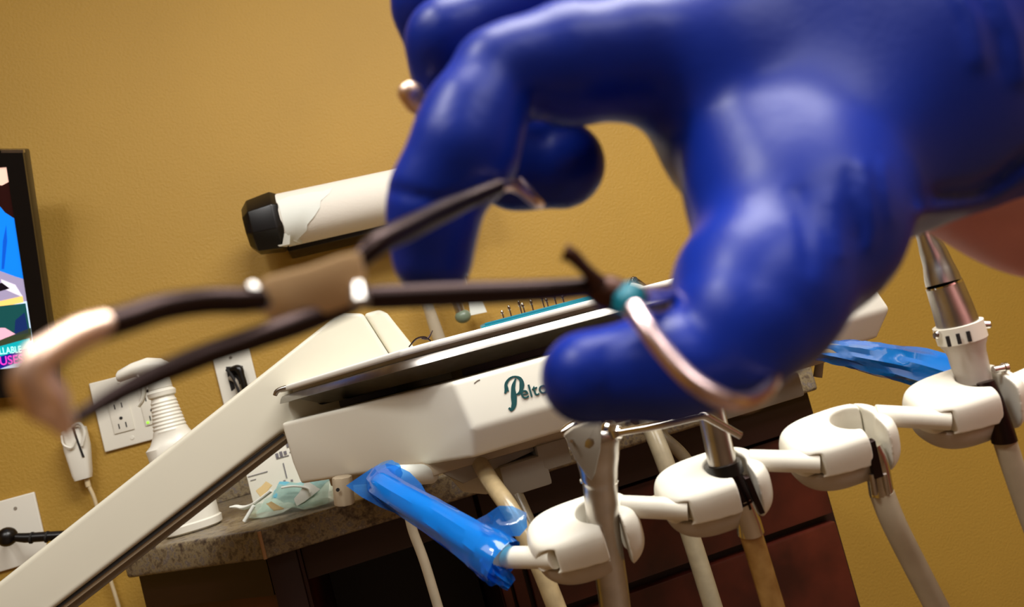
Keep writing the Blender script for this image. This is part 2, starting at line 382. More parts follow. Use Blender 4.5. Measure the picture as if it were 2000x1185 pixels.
MB().tube([YP(172, 945, 1.475), YP(188, 985, 1.475), YP(205, 1070, 1.48), YP(214, 1125, 1.485), YP(232, 1185, 1.485), YP(250, 1260, 1.485)], .0032, 10, smooth=5).build('cord', 'cordm', ch)

# television
tv = thing('television', (-.55, 1.33, 1.4), 'black wall television at the left edge showing a blue shirt and bright captions', 'television')
TRc = P(45, 293, 1.24); BRc = P(114, 766, 1.35)
up = (TRc-BRc); H_ = up.length; up.normalize()
TLd = P(-1, 302.5, 1.232); rt = (TRc-TLd).normalized(); rt = (rt-up*rt.dot(up)).normalized(); nrm = rt.cross(up)
if nrm.y > 0: nrm = -nrm
TW = .78
def TVp(a, b, o=0): return BRc - rt*a + up*b + nrm*o      # a = distance left of right edge, b = height, o = out towards viewer
def slab(a0, a1, b0, b1, o0, o1): return MB().obox((TVp(a0, b0, o0)+TVp(a1, b1, o1))/2, rt*((a1-a0)/2), up*((b1-b0)/2), nrm*((o1-o0)/2))
slab(0, TW, 0, H_, -.04, -.004).build('housing', 'black', tv, bevel=.004)
bz = MB()
for q in ((0, .026, 0, H_), (TW-.026, TW, 0, H_), (.026, TW-.026, 0, .052), (.026, TW-.026, H_-.026, H_)): v_ = slab(*q, -.004, .004); bz.add(v_.v, v_.f)
bz.build('bezel', 'black', tv)
slab(-.0012, .03, H_-.004, H_+.0008, -.006, .0045).build('trim_strip', 'steel', tv)
MB().box(-1.0, -.8, 1.42, 1.499, 1.35, 1.45).build('wall_bracket', 'black', tv)
def em(name, rgb, st=.9): return mat(name, rgb, .4, emis=(rgb, st), spec=.2)
slab(.026, TW-.026, .052, H_-.026, -.0035, .001).build('screen', em('screen_dark', (40, 14, 12), .5), tv)
def pic(name, pts, rgb, o, st=.95):
    n = len(pts); q = []
    for px, py in pts:
        r_ = ray(px, py); p0 = TVp(0, 0, o); t = (p0-CAMP).dot(nrm)/r_.dot(nrm); q.append(CAMP+r_*t)
    return MB().prism(q, nrm*.0004).build(name, em('screen_'+name, rgb, st), tv, smooth=False)
pic('picture_shirt', [(-60, 400), (0, 403), (10, 415), (24, 424), (38, 432), (47, 490), (58, 548), (30, 540), (-60, 520)], (14, 120, 230), .0012)
pic('picture_shirt_fold', [(6, 470), (12, 440), (14, 470), (8, 525), (3, 525)], (10, 80, 190), .0018)
pic('picture_patch', [(-10, 328), (20, 326), (25, 351), (4, 362), (-10, 360)], (232, 190, 170), .0014)
pic('picture_sofa', [(-60, 520), (0, 529), (30, 540), (59, 549), (66, 607), (0, 592), (-60, 585)], (150, 140, 170), .0016)
pic('picture_shadow', [(-20, 556), (4, 552), (19, 563), (-5, 570), (-20, 572)], (20, 12, 20), .002)
pic('picture_highlight', [(2, 545), (30, 556), (45, 580), (30, 574), (4, 562)], (220, 214, 226), .0019)
pic('banner_yellow', [(-60, 592), (0, 588), (44, 578), (46, 590), (0, 600), (-60, 604)], (245, 200, 110), .0022)
pic('thumbnail_frame', [(-60, 600), (55, 588), (76, 706), (-60, 745)], (200, 225, 250), .0020)
pic('thumbnail_garden', [(-60, 604), (50, 592), (61, 660), (-60, 672)], (20, 70, 70), .0026)
pic('thumbnail_steps', [(30, 625), (48, 610), (56, 650), (28, 655)], (20, 40, 90), .0030)
pic('thumbnail_plants', [(-60, 660), (20, 655), (60, 640), (63, 665), (30, 680), (-60, 690)], (50, 60, 40), .0030)
pic('thumbnail_ground', [(-60, 640), (10, 640), (30, 652), (-10, 668), (-60, 668)], (220, 170, 190), .0034)
pic('caption_teal', [(-60, 682), (0, 676), (58, 660), (61, 678), (0, 696), (-60, 708)], (10, 160, 170), .0036)
pic('caption_blue', [(-60, 700), (0, 694), (54, 680), (58, 700), (0, 720), (-60, 735)], (20, 20, 130), .0034)
def tvtext(txt, size, px, py, rgb, name, o, xs=.7):
    r_ = ray(px, py); p0 = TVp(0, 0, o); p = CAMP+r_*((p0-CAMP).dot(nrm)/r_.dot(nrm))
    text_mesh(txt, size, .0003, name, em('screen_'+name, rgb, 1), tv, p, (rt*1.0+up*.03), up, xs)
tvtext('LLABLE', .0170, -1, 692, (190, 255, 240), 'caption_word', .0042, .62)
tvtext('USES', .022, 0, 713, (255, 60, 200), 'caption_big_word', .0042, .78)

# towel roll on the wall
tr = thing('towel_roll_holder', (.06, 1.42, 1.39), 'black faceted wall holder carrying a white paper roll behind the gloved fingers', 'holder')
RY = 1.405
e0, e1 = YP(548, 437, RY), YP(920, 345, RY)
axr = Vector((1, 0, 0)); rz_ = .052
c0 = Vector((e0.x, RY, (e0.z+e1.z)/2)); 
def octo(cx, r, ph=22.5, n=8): return [cx+Vector((0, cos(radians(ph+360/n*k))*r, sin(radians(ph+360/n*k))*r)) for k in range(n)]
xl = YP(480, 440, RY).x
MB().loft([octo(Vector((xl, RY, c0.z-.002)), .036), octo(Vector((xl+.012, RY, c0.z-.002)), .050), octo(Vector((c0.x-.005, RY, c0.z-.001)), .056), octo(Vector((c0.x+.006, RY, c0.z-.001)), .050)]).build('end_cap', 'black', tr, bevel=.002)
MB().loft([octo(Vector((c0.x+.335, RY, c0.z)), .052), octo(Vector((c0.x+.350, RY, c0.z)), .050)]).build('end_cap', 'black', tr, bevel=.002)
MB().box(c0.x, c0.x+.335, RY+.012, WY-.0005, c0.z-.055, c0.z-.020).build('mounting_bar', 'black', tr, bevel=.003)
pr = MB().tube([c0+axr*.004, c0+axr*.334], .048, 48).build('paper_roll', 'paper')
tag(pr, 'white paper towel roll with a torn end on the black wall holder', 'paper roll')
x_ = c0.x
def cyl(xx, deg, r=.0488): return Vector((xx, RY-cos(radians(deg))*r, c0.z+sin(radians(deg))*r))
def flapstrip():
    m = MB(); rows = []
    for k in range(9):
        deg = 38-k*14
        xa = x_+.006+(.001 if k < 6 else -.004*(k-5)); xb = x_+.104-.011*k+.004*sin(k*2.3)
        if k == 8: xa, xb = x_+.016, x_+.030
        r = .0488+.0012*max(0, k-6)
        rows.append([cyl(xa+(xb-xa)*j/5, deg-(6 if j in (0, 4) else 0), r+.0006*sin(j*2+k)) for j in range(6)])
    v = [p for r in rows for p in r]; f = [(i*6+j, i*6+j+1, (i+1)*6+j+1, (i+1)*6+j) for i in range(8) for j in range(5)]
    v2 = [p+Vector((0, -.0006, 0)) for p in v]; n = len(v)
    m.add(v, f); m.add(v2, f); return m
flapstrip().build('torn_sheet', 'cloth', pr)
MB().loft([[cyl(x_+.004, -40), cyl(x_+.014, -42), cyl(x_+.010, -60)], [cyl(x_-.004, -58, .056), cyl(x_+.008, -62, .056), cyl(x_+.002, -70, .055)], [cyl(x_-.012, -56, .058), cyl(x_-.010, -60, .058), cyl(x_-.010, -58, .057)]]).build('torn_curl', 'cloth', pr)

# tubes, bulb and tag hanging on a small rack behind the tray
rk = thing('wall_hook_rack', (.19, 1.47, 1.22), 'small grey wall rack mostly hidden behind the gloved fingertip', 'rack')
MB().box(.125, .245, 1.485, 1.4995, 1.205, 1.235).build('back_plate', 'grey', rk, bevel=.002)
for xx in (.153, .207): MB().tube([(xx, 1.486, 1.21), (xx, 1.455, 1.208), (xx, 1.445, 1.222)], .003, 8, smooth=3).build('hook', 'grey', rk)
t1 = thing('clear_tube', (.153, 1.445, 1.2), 'brownish clear plastic tube hanging on the wall left of the bulb', 'tube')
MB().tube([(.148, 1.447, 1.205), (.150, 1.447, 1.16), (.154, 1.447, 1.10), (.160, 1.447, 1.03)], [.010, .011, .0125, .0125], 18, smooth=4).build('barrel', 'clearplast', t1)
MB().tube([(.151, 1.447, 1.20), (.152, 1.447, 1.155)], .007, 14).build('plunger', 'grey', t1)
t2 = thing('bulb_syringe', (.207, 1.445, 1.2), 'steel stemmed bulb with a grey green round end hanging on the wall', 'syringe')
MB().tube([(.202, 1.447, 1.205), (.206, 1.447, 1.135)], [.011, .009], 18).build('stem', 'steel', t2)
MB().ball((.209, 1.447, 1.127), .0155, 14, (1, .9, .85)).build('bulb', 'gt', t2)
t3 = thing('paper_tag', (.24, 1.47, 1.15), 'small white card tag on the wall right of the grey green bulb', 'tag')
MB().prism([YP(915, 585, 1.46), YP(941, 584, 1.46), YP(951, 609, 1.46), YP(919, 616, 1.46)], (0, .0015, 0)).build('card', 'cloth', t3)
MB().tube([YP(925, 586, 1.461), (.236, 1.47, 1.18), (.236, 1.484, 1.215)], .001, 6).build('string', 'cordm', t3)

# ================================================================== ON THE COUNTER
BX, BY = -.279, 1.185
sb = thing('spray_bottle', (BX, BY, CZ), 'white plastic spray bottle with ribbed neck standing on the counter behind the cream beam', 'spray bottle')
def oval(z, a, b, n=40, e=1.0, cx=0): return [Vector((BX+cx+a*abs(cos(2*pi*k/n))**e*(1 if cos(2*pi*k/n) >= 0 else -1), BY+b*abs(sin(2*pi*k/n))**e*(1 if sin(2*pi*k/n) >= 0 else -1), z)) for k in range(n)]
ZB = CZ+.0005
prof = [(0, .034, .026), (.003, .0385, .030), (.012, .039, .031), (.014, .0365, .029), (.08, .036, .028), (.112, .036, .028), (.124, .0375, .029), (.130, .031, .026), (.143, .024, .022)]
for k in range(9): z = .146+k*.0052; r = .0225-k*.0007; prof += [(z, r+.0008, r+.0006), (z+.0028, r-.0008, r-.0008)]
prof += [(.194, .0155, .0155), (.196, .0185, .0185), (.202, .0195, .0195), (.207, .015, .015)]
MB().loft([oval(ZB+z, a, b, e=(.8 if z < .128 else 1)) for z, a, b in prof]).build('bottle_body', 'plate', sb)
MB().loft([oval(ZB+z, r, r) for z, r in ((.206, .0135), (.207, .016), (.222, .0155), (.226, .014))]).build('screw_cap', 'plate', sb)
hd = [(-.052, .245, .006, .007), (-.049, .246, .0085, .009), (-.030, .250, .0105, .011), (-.008, .248, .015, .013), (.010, .243, .014, .012), (.020, .240, .008, .008), (.034, .238, .004, .007)]
MB().loft([[Vector((BX+x, BY+w_*cos(2*pi*k/20), ZB+z-.008+h*sin(2*pi*k/20))) for k in range(20)] for x, z, h, w_ in hd]).build('trigger_head', 'plate', sb)
MB().tube([(BX, BY, ZB+.222), (BX, BY, ZB+.238)], [.012, .013], 20).build('head_stem', 'plate', sb)
MB().tube([(BX-.024, BY, ZB+.236), (BX-.022, BY, ZB+.215), (BX-.027, BY, ZB+.198), (BX-.034, BY, ZB+.190)], [.004, .0035, .003, .0025], 10, smooth=4, flat=((0, 1, 0), 2.2)).build('trigger', 'plate', sb)
lb = MB()
for zz, xw in ((.040, .020), (.036, .016), (.031, .022), (.026, .012)):
    lb.box(BX-.002, BX-.002+xw, BY-.0296, BY-.0288, ZB+zz, ZB+zz+.002)
lb.build('printed_lines', 'ink', sb)

# white printed packet box
bx = thing('wipes_box', (-.15, 1.17, CZ), 'white printed carton standing on the counter behind the wrapped blue mask', 'box')
bxr = Vector((cos(radians(-4)), sin(radians(-4)), 0)); bxn = Vector((-bxr.y, bxr.x, 0))
bo = Vector((-.192, 1.17, CZ+.0005))
MB().obox(bo+bxr*.055+bxn*.03+Vector((0, 0, .052)), bxr*.055, bxn*.03, Vector((0, 0, .052))).build('carton', 'plate', bx, bevel=.002)
ik = MB()
def strip(a0, a1, z0, z1, m): m.obox(bo+bxr*((a0+a1)/2)-bxn*.0004+Vector((0, 0, (z0+z1)/2)), bxr*((a1-a0)/2), bxn*.0005, Vector((0, 0, (z1-z0)/2)))
for a0, a1, z0, z1 in ((.002, .030, .052, .053), (.004, .012, .046, .0468), (.046, .064, .066, .0672), (.046, .050, .068, .074), (.052, .056, .068, .075), (.058, .062, .069, .074), (.064, .070, .078, .086), (.053, .0545, .036, .058), (.048, .051, .031, .034), (.058, .061, .029, .032), (.066, .072, .07, .071)):
    q_ = MB(); strip(a0, a1, z0, z1, q_); q_.build('printed_mark', 'ink', bx)

# sterilisation pouch with mask
po = thing('mask_pouch', (-.13, 1.06, CZ), 'crumpled clear pouch with a pale blue face mask lying on the counter edge', 'pouch')
def sheet(corner, nx, ny, amp, seed, th=.0008):
    rnd = np.random.RandomState(seed); g = rnd.randn(nx+1, ny+1)*amp
    A, B, C_, D_ = [Vector(p) for p in corner]; v = []
    for i in range(nx+1):
        for j in range(ny+1):
            s, t = i/nx, j/ny
            v.append((A*(1-s)+B*s)*(1-t)+(D_*(1-s)+C_*s)*t+Vector((0, 0, abs(g[i, j]))))
    n = len(v); f = [(i*(ny+1)+j, (i+1)*(ny+1)+j, (i+1)*(ny+1)+j+1, i*(ny+1)+j+1) for i in range(nx) for j in range(ny)]
    m = MB(); m.add(v+[p+Vector((0, 0, th)) for p in v], f+[tuple(q+n for q in reversed(ff)) for ff in f]); return m
z0 = CZ+.001
def Q(px, py, y, z=None): return YP(px, py, y)
sheet([ZP(478, 1018, z0), ZP(655, 985, z0), ZP(652, 942, z0+.012), ZP(520, 968, z0+.012)], 9, 6, .0028, 3).build('back_film', 'pouch', po)
sheet([YP(500, 1005, 1.075)-Vector((0, 0, 0)), YP(640, 985, 1.05), YP(645, 937, 1.07), YP(545, 950, 1.09)], 8, 5, .002, 5).build('front_film', 'pouch', po)
sheet([YP(530, 975, 1.082), YP(590, 992, 1.066), YP(648, 938, 1.078), YP(548, 948, 1.098)], 7, 5, .002, 8).build('face_mask', 'bluemask', po)
sheet([YP(575, 978, 1.06), YP(580, 990, 1.06), YP(626, 958, 1.06), YP(600, 940, 1.064)], 5, 3, .0012, 11).build('paper_strip', 'cloth', po)
MB().tube([YP(550, 952, 1.07), YP(575, 949, 1.064), YP(600, 953, 1.06), YP(606, 962, 1.058)], .0014, 8, smooth=4).build('ear_loop', 'cloth', po)
MB().tube([YP(477, 1018, 1.095), YP(496, 987, 1.095)], .0026, 10).build('white_stick', 'cloth', po)
sheet([YP(500, 960, 1.10), YP(512, 975, 1.095), YP(532, 948, 1.10), YP(520, 942, 1.105)], 4, 4, .0008, 13).build('paper_flap', 'tan', po)
sheet([YP(520, 985, 1.066), YP(535, 998, 1.06), YP(556, 995, 1.06), YP(530, 980, 1.064)], 4, 3, .0006, 14).build('paper_fold', 'tan', po)
MB().tube([YP(448, 990, 1.13), YP(462, 989, 1.13), YP(478, 991, 1.12), YP(498, 982, 1.10), YP(530, 958, 1.09)], [.001, .0025, .003, .002, .0022], 8, smooth=4, flat=((0, 1, 0), 1.5)).build('twisted_end', 'cloth', po)

# ================================================================== SUPPORT BEAM
bm_ = thing('support_arm', (-.2, .9, 1.0), 'long cream support beam slanting up from the lower left corner towards the tray', 'support arm')
BYY = .885
def yp(l, y): return [YP(a, b, y) for a, b in l]
MB().prism(yp([(-140, 1245), (640, 628), (655, 617), (672, 610), (709, 611), (759, 690), (830, 800), (700, 850), (552, 842), (70, 1215), (-60, 1300)], BYY), (0, .075, 0)).build('beam_cover', 'cream', bm_, bevel=.006, seg=5)
MB().prism(yp([(710, 612), (742, 603), (757, 611), (800, 665), (900, 800), (836, 800), (760, 690)], BYY+.006), (0, .07, 0)).build('elbow_cover', 'cream', bm_, bevel=.006, seg=4)
MB().prism(yp([(40, 1215), (548, 836), (700, 845), (700, 860), (560, 856), (60, 1240)], BYY+.006), (0, .06, 0)).build('lower_rail', 'beige', bm_, bevel=.002)
MB().prism(yp([(60, 1225), (555, 850), (700, 855), (700, 866), (562, 865), (75, 1245)], BYY+.018), (0, .045, 0)).build('inner_rail', 'grey', bm_, bevel=.0015)
MB().prism(yp([(50, 1228), (552, 846), (556, 850), (56, 1233)], BYY+.004), (0, .002, 0)).build('dark_seam', 'slot', bm_)

# ================================================================== DELIVERY UNIT
du = thing('delivery_unit', (.25, .78, .965), 'white dental delivery unit housing with instrument bar hanging in front', 'dental unit')
HY = .64
A_, B_, C_, D_, E_ = (-.092, .845), (.072, .640), (.487, .640), (.487, .92), (-.092, .92)
def ring(z, ins_b, ins_c, dy, ra=0): return [Vector(p) for p in ((A_[0]+ra, A_[1]+ra, z), (.072+ins_b, HY+dy, z), (.487-ins_c, HY+dy, z), (D_[0]-ins_c, D_[1], z), (E_[0]+ra, E_[1], z))]
MB().loft([ring(.9665, .000, .012, .014, .004), ring(.991, .004, 0, 0, .001), ring(1.0335, -.002, .014, .003, 0)]).build('housing', 'white', du, bevel=.0045, seg=4)
MB().prism([(.02, .70, .955), (.46, .675, .955), (.46, .90, .955), (-.06, .90, .955), (-.06, .85, .955)], (0, 0, .0145)).build('underside_pan', 'beige', du, bevel=.003)
MB().obox(YP(1015, 922, .72), (.022, 0, 0), (0, .03, 0), (0, 0, .014)).build('valve_block', 'grey', du, bevel=.003)
MB().obox(YP(1068, 882, .72), (.015, 0, 0), (0, .03, 0), (0, 0, .012)).build('valve_block', 'grey', du, bevel=.003)
MB().prism(yp([(845, 915), (1040, 868), (1045, 880), (905, 945)], .70), (0, .03, 0)).build('metal_lip', 'grey', du, bevel=.002)
MB().prism(yp([(875, 928), (930, 915), (1010, 950), (950, 966), (905, 962)], .74), (0, .05, 0)).build('cream_bracket', 'cream', du, bevel=.003)
MB().obox(YP(1450, 775, .72), (.05, 0, 0), (0, .03, 0), (0, 0, .012)).build('valve_block', 'grey', du, bevel=.003)
MB().tube([YP(1603, 690, .70), YP(1597, 736, .70)], [.004, .0045], 12).build('hook_peg', 'grey', du)
tag(MB().tube([P(668, 930, .74), P(673, 985, .74)], [.0100, .0100], 8).build('hinge_post', 'beige', du, bevel=.002), 'brown grey hinge post')
MB().lathe(P(660, 956, .7285), -F, [(0, .0018), (.001, .0018)], 12).build('hinge_screw', 'slot', du)
# logo on the front face
def LP(px, py): p = YP(px, py, HY); return Vector((p.x, HY+.0005+max(0, (p.z-.991))/.0425*.003, p.z))
def stroke(pts, ws, k=6):
    v3 = [LP(a, b) for a, b in pts]; c_, r_ = catmull(v3, [w_*.00042 for w_ in ws], k); m = MB(); rows = []
    for i, p in enumerate(c_):
        t = (c_[min(i+1, len(c_)-1)]-c_[max(0, i-1)]).normalized(); n_ = Vector((-t.z, 0, t.x))
        rows.append([p+n_*r_[i]+Vector((0, -.0012, 0)), p-n_*r_[i]+Vector((0, -.0012, 0)), p-n_*r_[i]+Vector((0, .001, 0)), p+n_*r_[i]+Vector((0, .001, 0))])
    return m.loft(rows)
lg = MB()
for q in (stroke([(1008, 739), (1003, 756), (1004, 775), (1004, 790), (999, 800), (994, 796)], [1.5, 4, 6, 5, 3, 2]),
          stroke([(990, 760), (989, 750), (995, 740), (1006, 735), (1017, 740), (1020, 752), (1016, 766), (1007, 771)], [4, 3, 2.2, 1.6, 3.5, 5, 3, 1]),
          stroke([(987, 768), (990, 760), (994, 764)], [2, 3.5, 1])): lg.add(q.v, q.f)
lg.build('logo_initial', 'logo', du, smooth=False)
pa = LP(1019, 780); pb = LP(1055, 770)
text_mesh('elton', .0155, .0008, 'logo_text', 'logo', du, pa+Vector((0, -.0008, 0)), (pb-pa), Vector((0, .06, 1)))
MB().tube([LP(927, 748)+Vector((0, -.0006, 0)), LP(933, 743)+Vector((0, -.0006, 0)), LP(938, 741)+Vector((0, -.0006, 0))], .0005, 6).build('scuff_mark', 'grey', du)

# tray on the housing
TZ = 1.0625
tray = thing('instrument_tray', (.15, .75, 1.037), 'stainless steel instrument tray with flared rim resting on the white housing', 'tray')
TP = [Vector(p) for p in ((-.088, .846), (.020, .672), (.034, .654), (.060, .641), (.40, .641), (.42, .66), (.42, .90), (-.07, .90), (-.086, .880))]
def tr_ring(z, i):   # plan outline moved inwards by i
    n = len(TP); out = []
    for k in range(n):
        p, q, r_ = TP[k-1], TP[k], TP[(k+1) % n]; e1 = (q-p).normalized(); e2 = (r_-q).normalized()
        n1 = Vector((-e1.y, e1.x)); n2 = Vector((-e2.y, e2.x)); m_ = (n1+n2).normalized(); L = i/max(.5, m_.dot(n1))
        out.append(Vector((q.x+m_.x*L, q.y+m_.y*L, z)))
    return out
rings = [tr_ring(1.0410, .046), tr_ring(1.0420, .040), tr_ring(TZ-.0060, .012), tr_ring(TZ-.0080, .003), tr_ring(TZ-.0092, .001), tr_ring(TZ-.0088, -.0012), tr_ring(TZ-.0045, .0006), tr_ring(TZ-.0020, .0026), tr_ring(TZ-.0012, .006), tr_ring(TZ-.0010, .013), tr_ring(1.0435, .040), tr_ring(1.0428, .046)]
MB().loft(rings).build('pan', 'steel', tray)
MB().tube([P(537, 772, .80), P(541, 764, .80), P(553, 758, .80), P(575, 753, .80)], [.0022, .0026, .0025, .002], 10, smooth=3).build('curled_rim_corner', 'steel', tray)
MB().prism(tr_ring(1.0338, .085), (0, 0, .0070)).build('rubber_pad', 'black', tray)
cvr = MB().prism([v+Vector((0, 0, 0)) for v in tr_ring(TZ+.0024, .001)], (0, 0, .0056)).build('tray_cover', 'sheet', bevel=.0025, seg=4)
tag(cvr, 'flat white cover sheet lying across the steel tray', 'tray cover')
cv2 = MB().prism([v for v in tr_ring(TZ-.0008, .014)], (0, 0, .0032)).build('tray_liner', 'paper')
tag(cv2, 'thin white paper liner between the steel tray and its cover sheet', 'paper liner')
TT = TZ+.0079
tb = thing('bur_block', (.19, .69, TT), 'flat teal bur block with small steel burs standing on the white tray cover', 'bur block')
xa, xb = YP(943, 634, .672).x, YP(1180, 582, .672).x
MB().box(xa, xb, .662, .690, TT, TT+.0045).build('block', 'teal', tb, bevel=.0012)
MB().box(xa-.004, xa+.07, .657, .662, TT, TT+.002).build('tab', 'teal', tb, bevel=.0005)
for px, h in ((978, .008), (994, .011), (1016, .013), (1022, .010), (1040, .011), (1063, .013), (1071, .009), (1088, .010), (1104, .008)):
    x = YP(px, 600, .676).x
    MB()._lathe(Vector((x, .676, TT+.004)), Vector((0, 0, 1)), [(0, .0009), (h*.6, .0009), (h*.62, .0014), (h*.8, .0016), (h, .0007)], 10).build('bur', 'chrome', tb)
ex = thing('dental_explorer', (.07, .66, TT), 'dark hooked dental explorer tip sticking up at the front edge of the tray cover', 'dental explorer')
MB().tube([Vector((YP(800, 680, .66).x, .664, TT+.001)), Vector((YP(816, 672, .66).x, .662, TT+.006)), Vector((YP(832, 668, .66).x, .660, TT+.0055)), Vector((YP(842, 668, .66).x, .660, TT+.001))], [.0006, .0008, .0009, .0007], 8, smooth=4).build('shank', 'dsteel', ex)
MB().tube([Vector((YP(826, 668, .66).x, .661, TT+.0055)), YP(836, 660, .66), YP(845, 645, .66)], [.0011, .0010, .0004], 8, smooth=4).build('hook_tip', 'dsteel', ex)
mi = thing('dental_mirror', (.26, .66, TT), 'chrome ball-ended instrument lying at the far tray edge behind the teal band', 'dental instrument')
MB()._lathe(YP(1252, 560, .68), (YP(1226, 548, .68)-YP(1252, 560, .68)).normalized(), [(-.012, .003), (-.004, .004), (.002, .0055), (.009, .0066), (.012, .006), (.0135, .004)], 20).build('ball_end', 'chrome', mi)
MB()._lathe(YP(1240, 545, .674), Vector((0, -1, .2)), [(-.0005, .0022), (.0015, .002)], 12).build('end_hole', 'slot', mi)
MB().tube([YP(1252, 560, .68), YP(1268, 573, .68), YP(1300, 585, .72)], .003, 12).build('shaft', 'chrome', mi)

# ---- instrument bar with pods
H = [P(1143, 1050, .45), P(1392, 960, .455), P(1638, 872, .46), P(1882, 792, .465)]
XH = (H[3]-H[0]).normalized()
ZH = Vector((0, 0, 1))-F*.36; ZH = (ZH-XH*ZH.dot(XH)).normalized(); YH = ZH.cross(XH)
if YH.dot(F) < 0: YH = -YH
def pod_fn(kind):
    def fn(X, Y, Z):
        def se(cx, a, b, c, p):
            q = (np.abs((X-cx)/a)**p+np.abs(Y/b)**p+np.abs(Z/c)**p)**(1/p); return (q-1)*min(a, b, c)*.9
        d = se(0, .0335, .0225, .0225, 2.9)
        d = smax(d, (Z-.0175), .006)
        if kind == 'upper': d = np.maximum(d, -(Z+.0035+X*.05))
        if kind == 'lower':
            d = se(.0005, .0322, .0210, .0225, 2.6); d = np.maximum(d, (Z+.0043+X*.05))
        # chamfer of lower front
        hole = np.sqrt((X-.0105)**2+(Y+.001)**2)-(.0118+.03*np.clip(Z-.008, 0, 1)*2)
        d = smax(d, -hole, .002)
        slot = np.maximum(np.abs(X-.0145)-.0056, Y+.001)
        d = smax(d, -slot, .0015)
        if kind == 'upper':   # stub socket on the left
            sock = np.maximum(np.sqrt((Y+.0165-(X+.0205)*.30)**2+(Z-.005-(X+.0205)*.1)**2)-.0070, X+.0198)
            d = smax(d, -sock, .001)
        return d.astype(np.float32)
    return fn
def sub(fn, add): return lambda X, Y, Z: np.maximum(fn(X, Y, Z), add(X, Y, Z))
def pod_mesh(name, fn, m):
    V, Qd = sdf_verts(fn, (-.037, -.026, -.027), (.037, .026, .024), .0006)
    me = bpy.data.meshes.new(name); me.from_pydata([tuple(v) for v in V], [], [tuple(q) for q in Qd]); me.update()
    bm = bmesh.new(); bm.from_mesh(me); bmesh.ops.recalc_face_normals(bm, faces=bm.faces)
    for _ in range(3): bmesh.ops.smooth_vert(bm, verts=bm.verts, factor=.5, use_axis_x=True, use_axis_y=True, use_axis_z=True)
    bm.to_mesh(me); bm.free(); me.shade_smooth(); me.materials.append(MT[m]); return me
up_fn = sub(pod_fn('upper'), lambda X, Y, Z: X-.0205)
me_up = pod_mesh('pod_upper', up_fn, 'holder')
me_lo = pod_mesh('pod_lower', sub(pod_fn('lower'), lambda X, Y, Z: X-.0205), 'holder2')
me_cap = pod_mesh('pod_cap', sub(pod_fn('whole'), lambda X, Y, Z: -(X-.0212)), 'holder')
BB = Matrix(((XH.x, YH.x, ZH.x), (XH.y, YH.y, ZH.y), (XH.z, YH.z, ZH.z)))
DUO = Vector(du['_o'])
for i, hc in enumerate(H):
    o = bpy.data.objects.new('instrument_holder', me_up); COL.objects.link(o); o.parent = du
    o.matrix_basis = Matrix.Translation(hc-DUO) @ BB.to_4x4()
    for nm, me in (('lower_shell', me_lo), ('end_cap', me_cap)):
        c_ = bpy.data.objects.new(nm, me); COL.objects.link(c_); c_.parent = o
def PH(i, x, y, z): return H[i]+XH*x+YH*y+ZH*z
for i in range(4):
    a = PH(i, -.0205, -.0150, .005)
    b = PH(i-1, .026, .000, .012) if i else P(985, 1088, .462)
    MB().tube([a, b], .0064, 24).build('bar_segment', 'holder', du)
MB().tube([PH(0, .0, .029, -.012), PH(3, .05, .029, -.010)], .0035, 14).build('rear_rod', 'beige', du)
MB().tube([P(985, 1088, .458), P(960, 1072, .47), P(850, 1010, .51), P(760, 960, .56), P(748, 942, .60), P(770, 930, .64), P(840, 925, .70)], [.0078, .0085, .0085, .0085, .0085, .009, .009], 24, smooth=6).build('left_handle', 'cloth', du)
MB().tube([PH(3, .02, .015, 0), P(1870, 738, .50), P(1720, 700, .60), P(1600, 682, .70)], [.008, .009, .008, .007], 20, smooth=5).build('right_arm', 'beige', du)
MB().tube([PH(3, .030, 0, 0), PH(3, .07, 0, .004)], .0078, 20).build('bar_segment', 'holder', du)

# barrier films
def film_tube(m, pts, rad, n=22, seed=1, amp=.0012, k=5, flat=None):
    rnd = np.random.RandomState(seed); P0, R0 = catmull([Vector(p) for p in pts], list(rad), k)
    s0 = len(m.v); m.tube(P0, R0, n, cap=False, flat=flat)
    for i in range(s0, len(m.v)):
        r_i, c_i = divmod(i-s0, n); ctr = P0[r_i]; dv = (m.v[i]-ctr); L = dv.length
        m.v[i] = ctr+dv*(1+amp/L*(sin(c_i*2.3+r_i*.35)+.6*rnd.randn()*.3))
    return m
bf = thing('barrier_film', (.0, .55, .95), 'bright blue plastic barrier film wrapped around the left handle of the instrument bar', 'barrier film')
film_tube(MB(), [P(985, 1100, .458), P(960, 1082, .464), P(920, 1056, .478), P(850, 1010, .508), P(765, 960, .555), P(744, 940, .59), P(762, 922, .62)], [.0150, .0148, .0128, .0112, .0108, .0112, .0100], seed=3, amp=.0006).build('film_sleeve', 'bluefilm', bf)
def flap(name, pts, m, d0, d1, th=.0004, puff=.006):
    # a crumpled sheet spanned by an outline (pixels with depth), fanned from its middle
    pts3 = [P(a, b, d) for a, b, d in pts]; c0 = sum(pts3, Vector())/len(pts3)-F*puff; v = []; K = 5
    for k in range(K+1):
        for j, p in enumerate(pts3): q = c0+(p-c0)*(k/K); v.append(q-F*(.0016*sin(j*1.9+k*1.3))*(k/K))
    n = len(pts3); f = [(k*n+j, k*n+(j+1) % n, (k+1)*n+(j+1) % n, (k+1)*n+j) for k in range(1, K) for j in range(n)]
    f += [(0, n+j, n+(j+1) % n) for j in range(n)]
    return MB().add(v, f).build(name, m, bf)
flap('film_flap', [(676, 948, .60), (690, 938, .60), (725, 915, .60), (755, 905, .60), (775, 908, .59), (800, 922, .58), (822, 945, .57), (838, 970, .56), (841, 1000, .55), (835, 1012, .54), (800, 1000, .54), (770, 1000, .55), (740, 990, .56), (705, 970, .58)], 'bluefilm2', 0, 0)
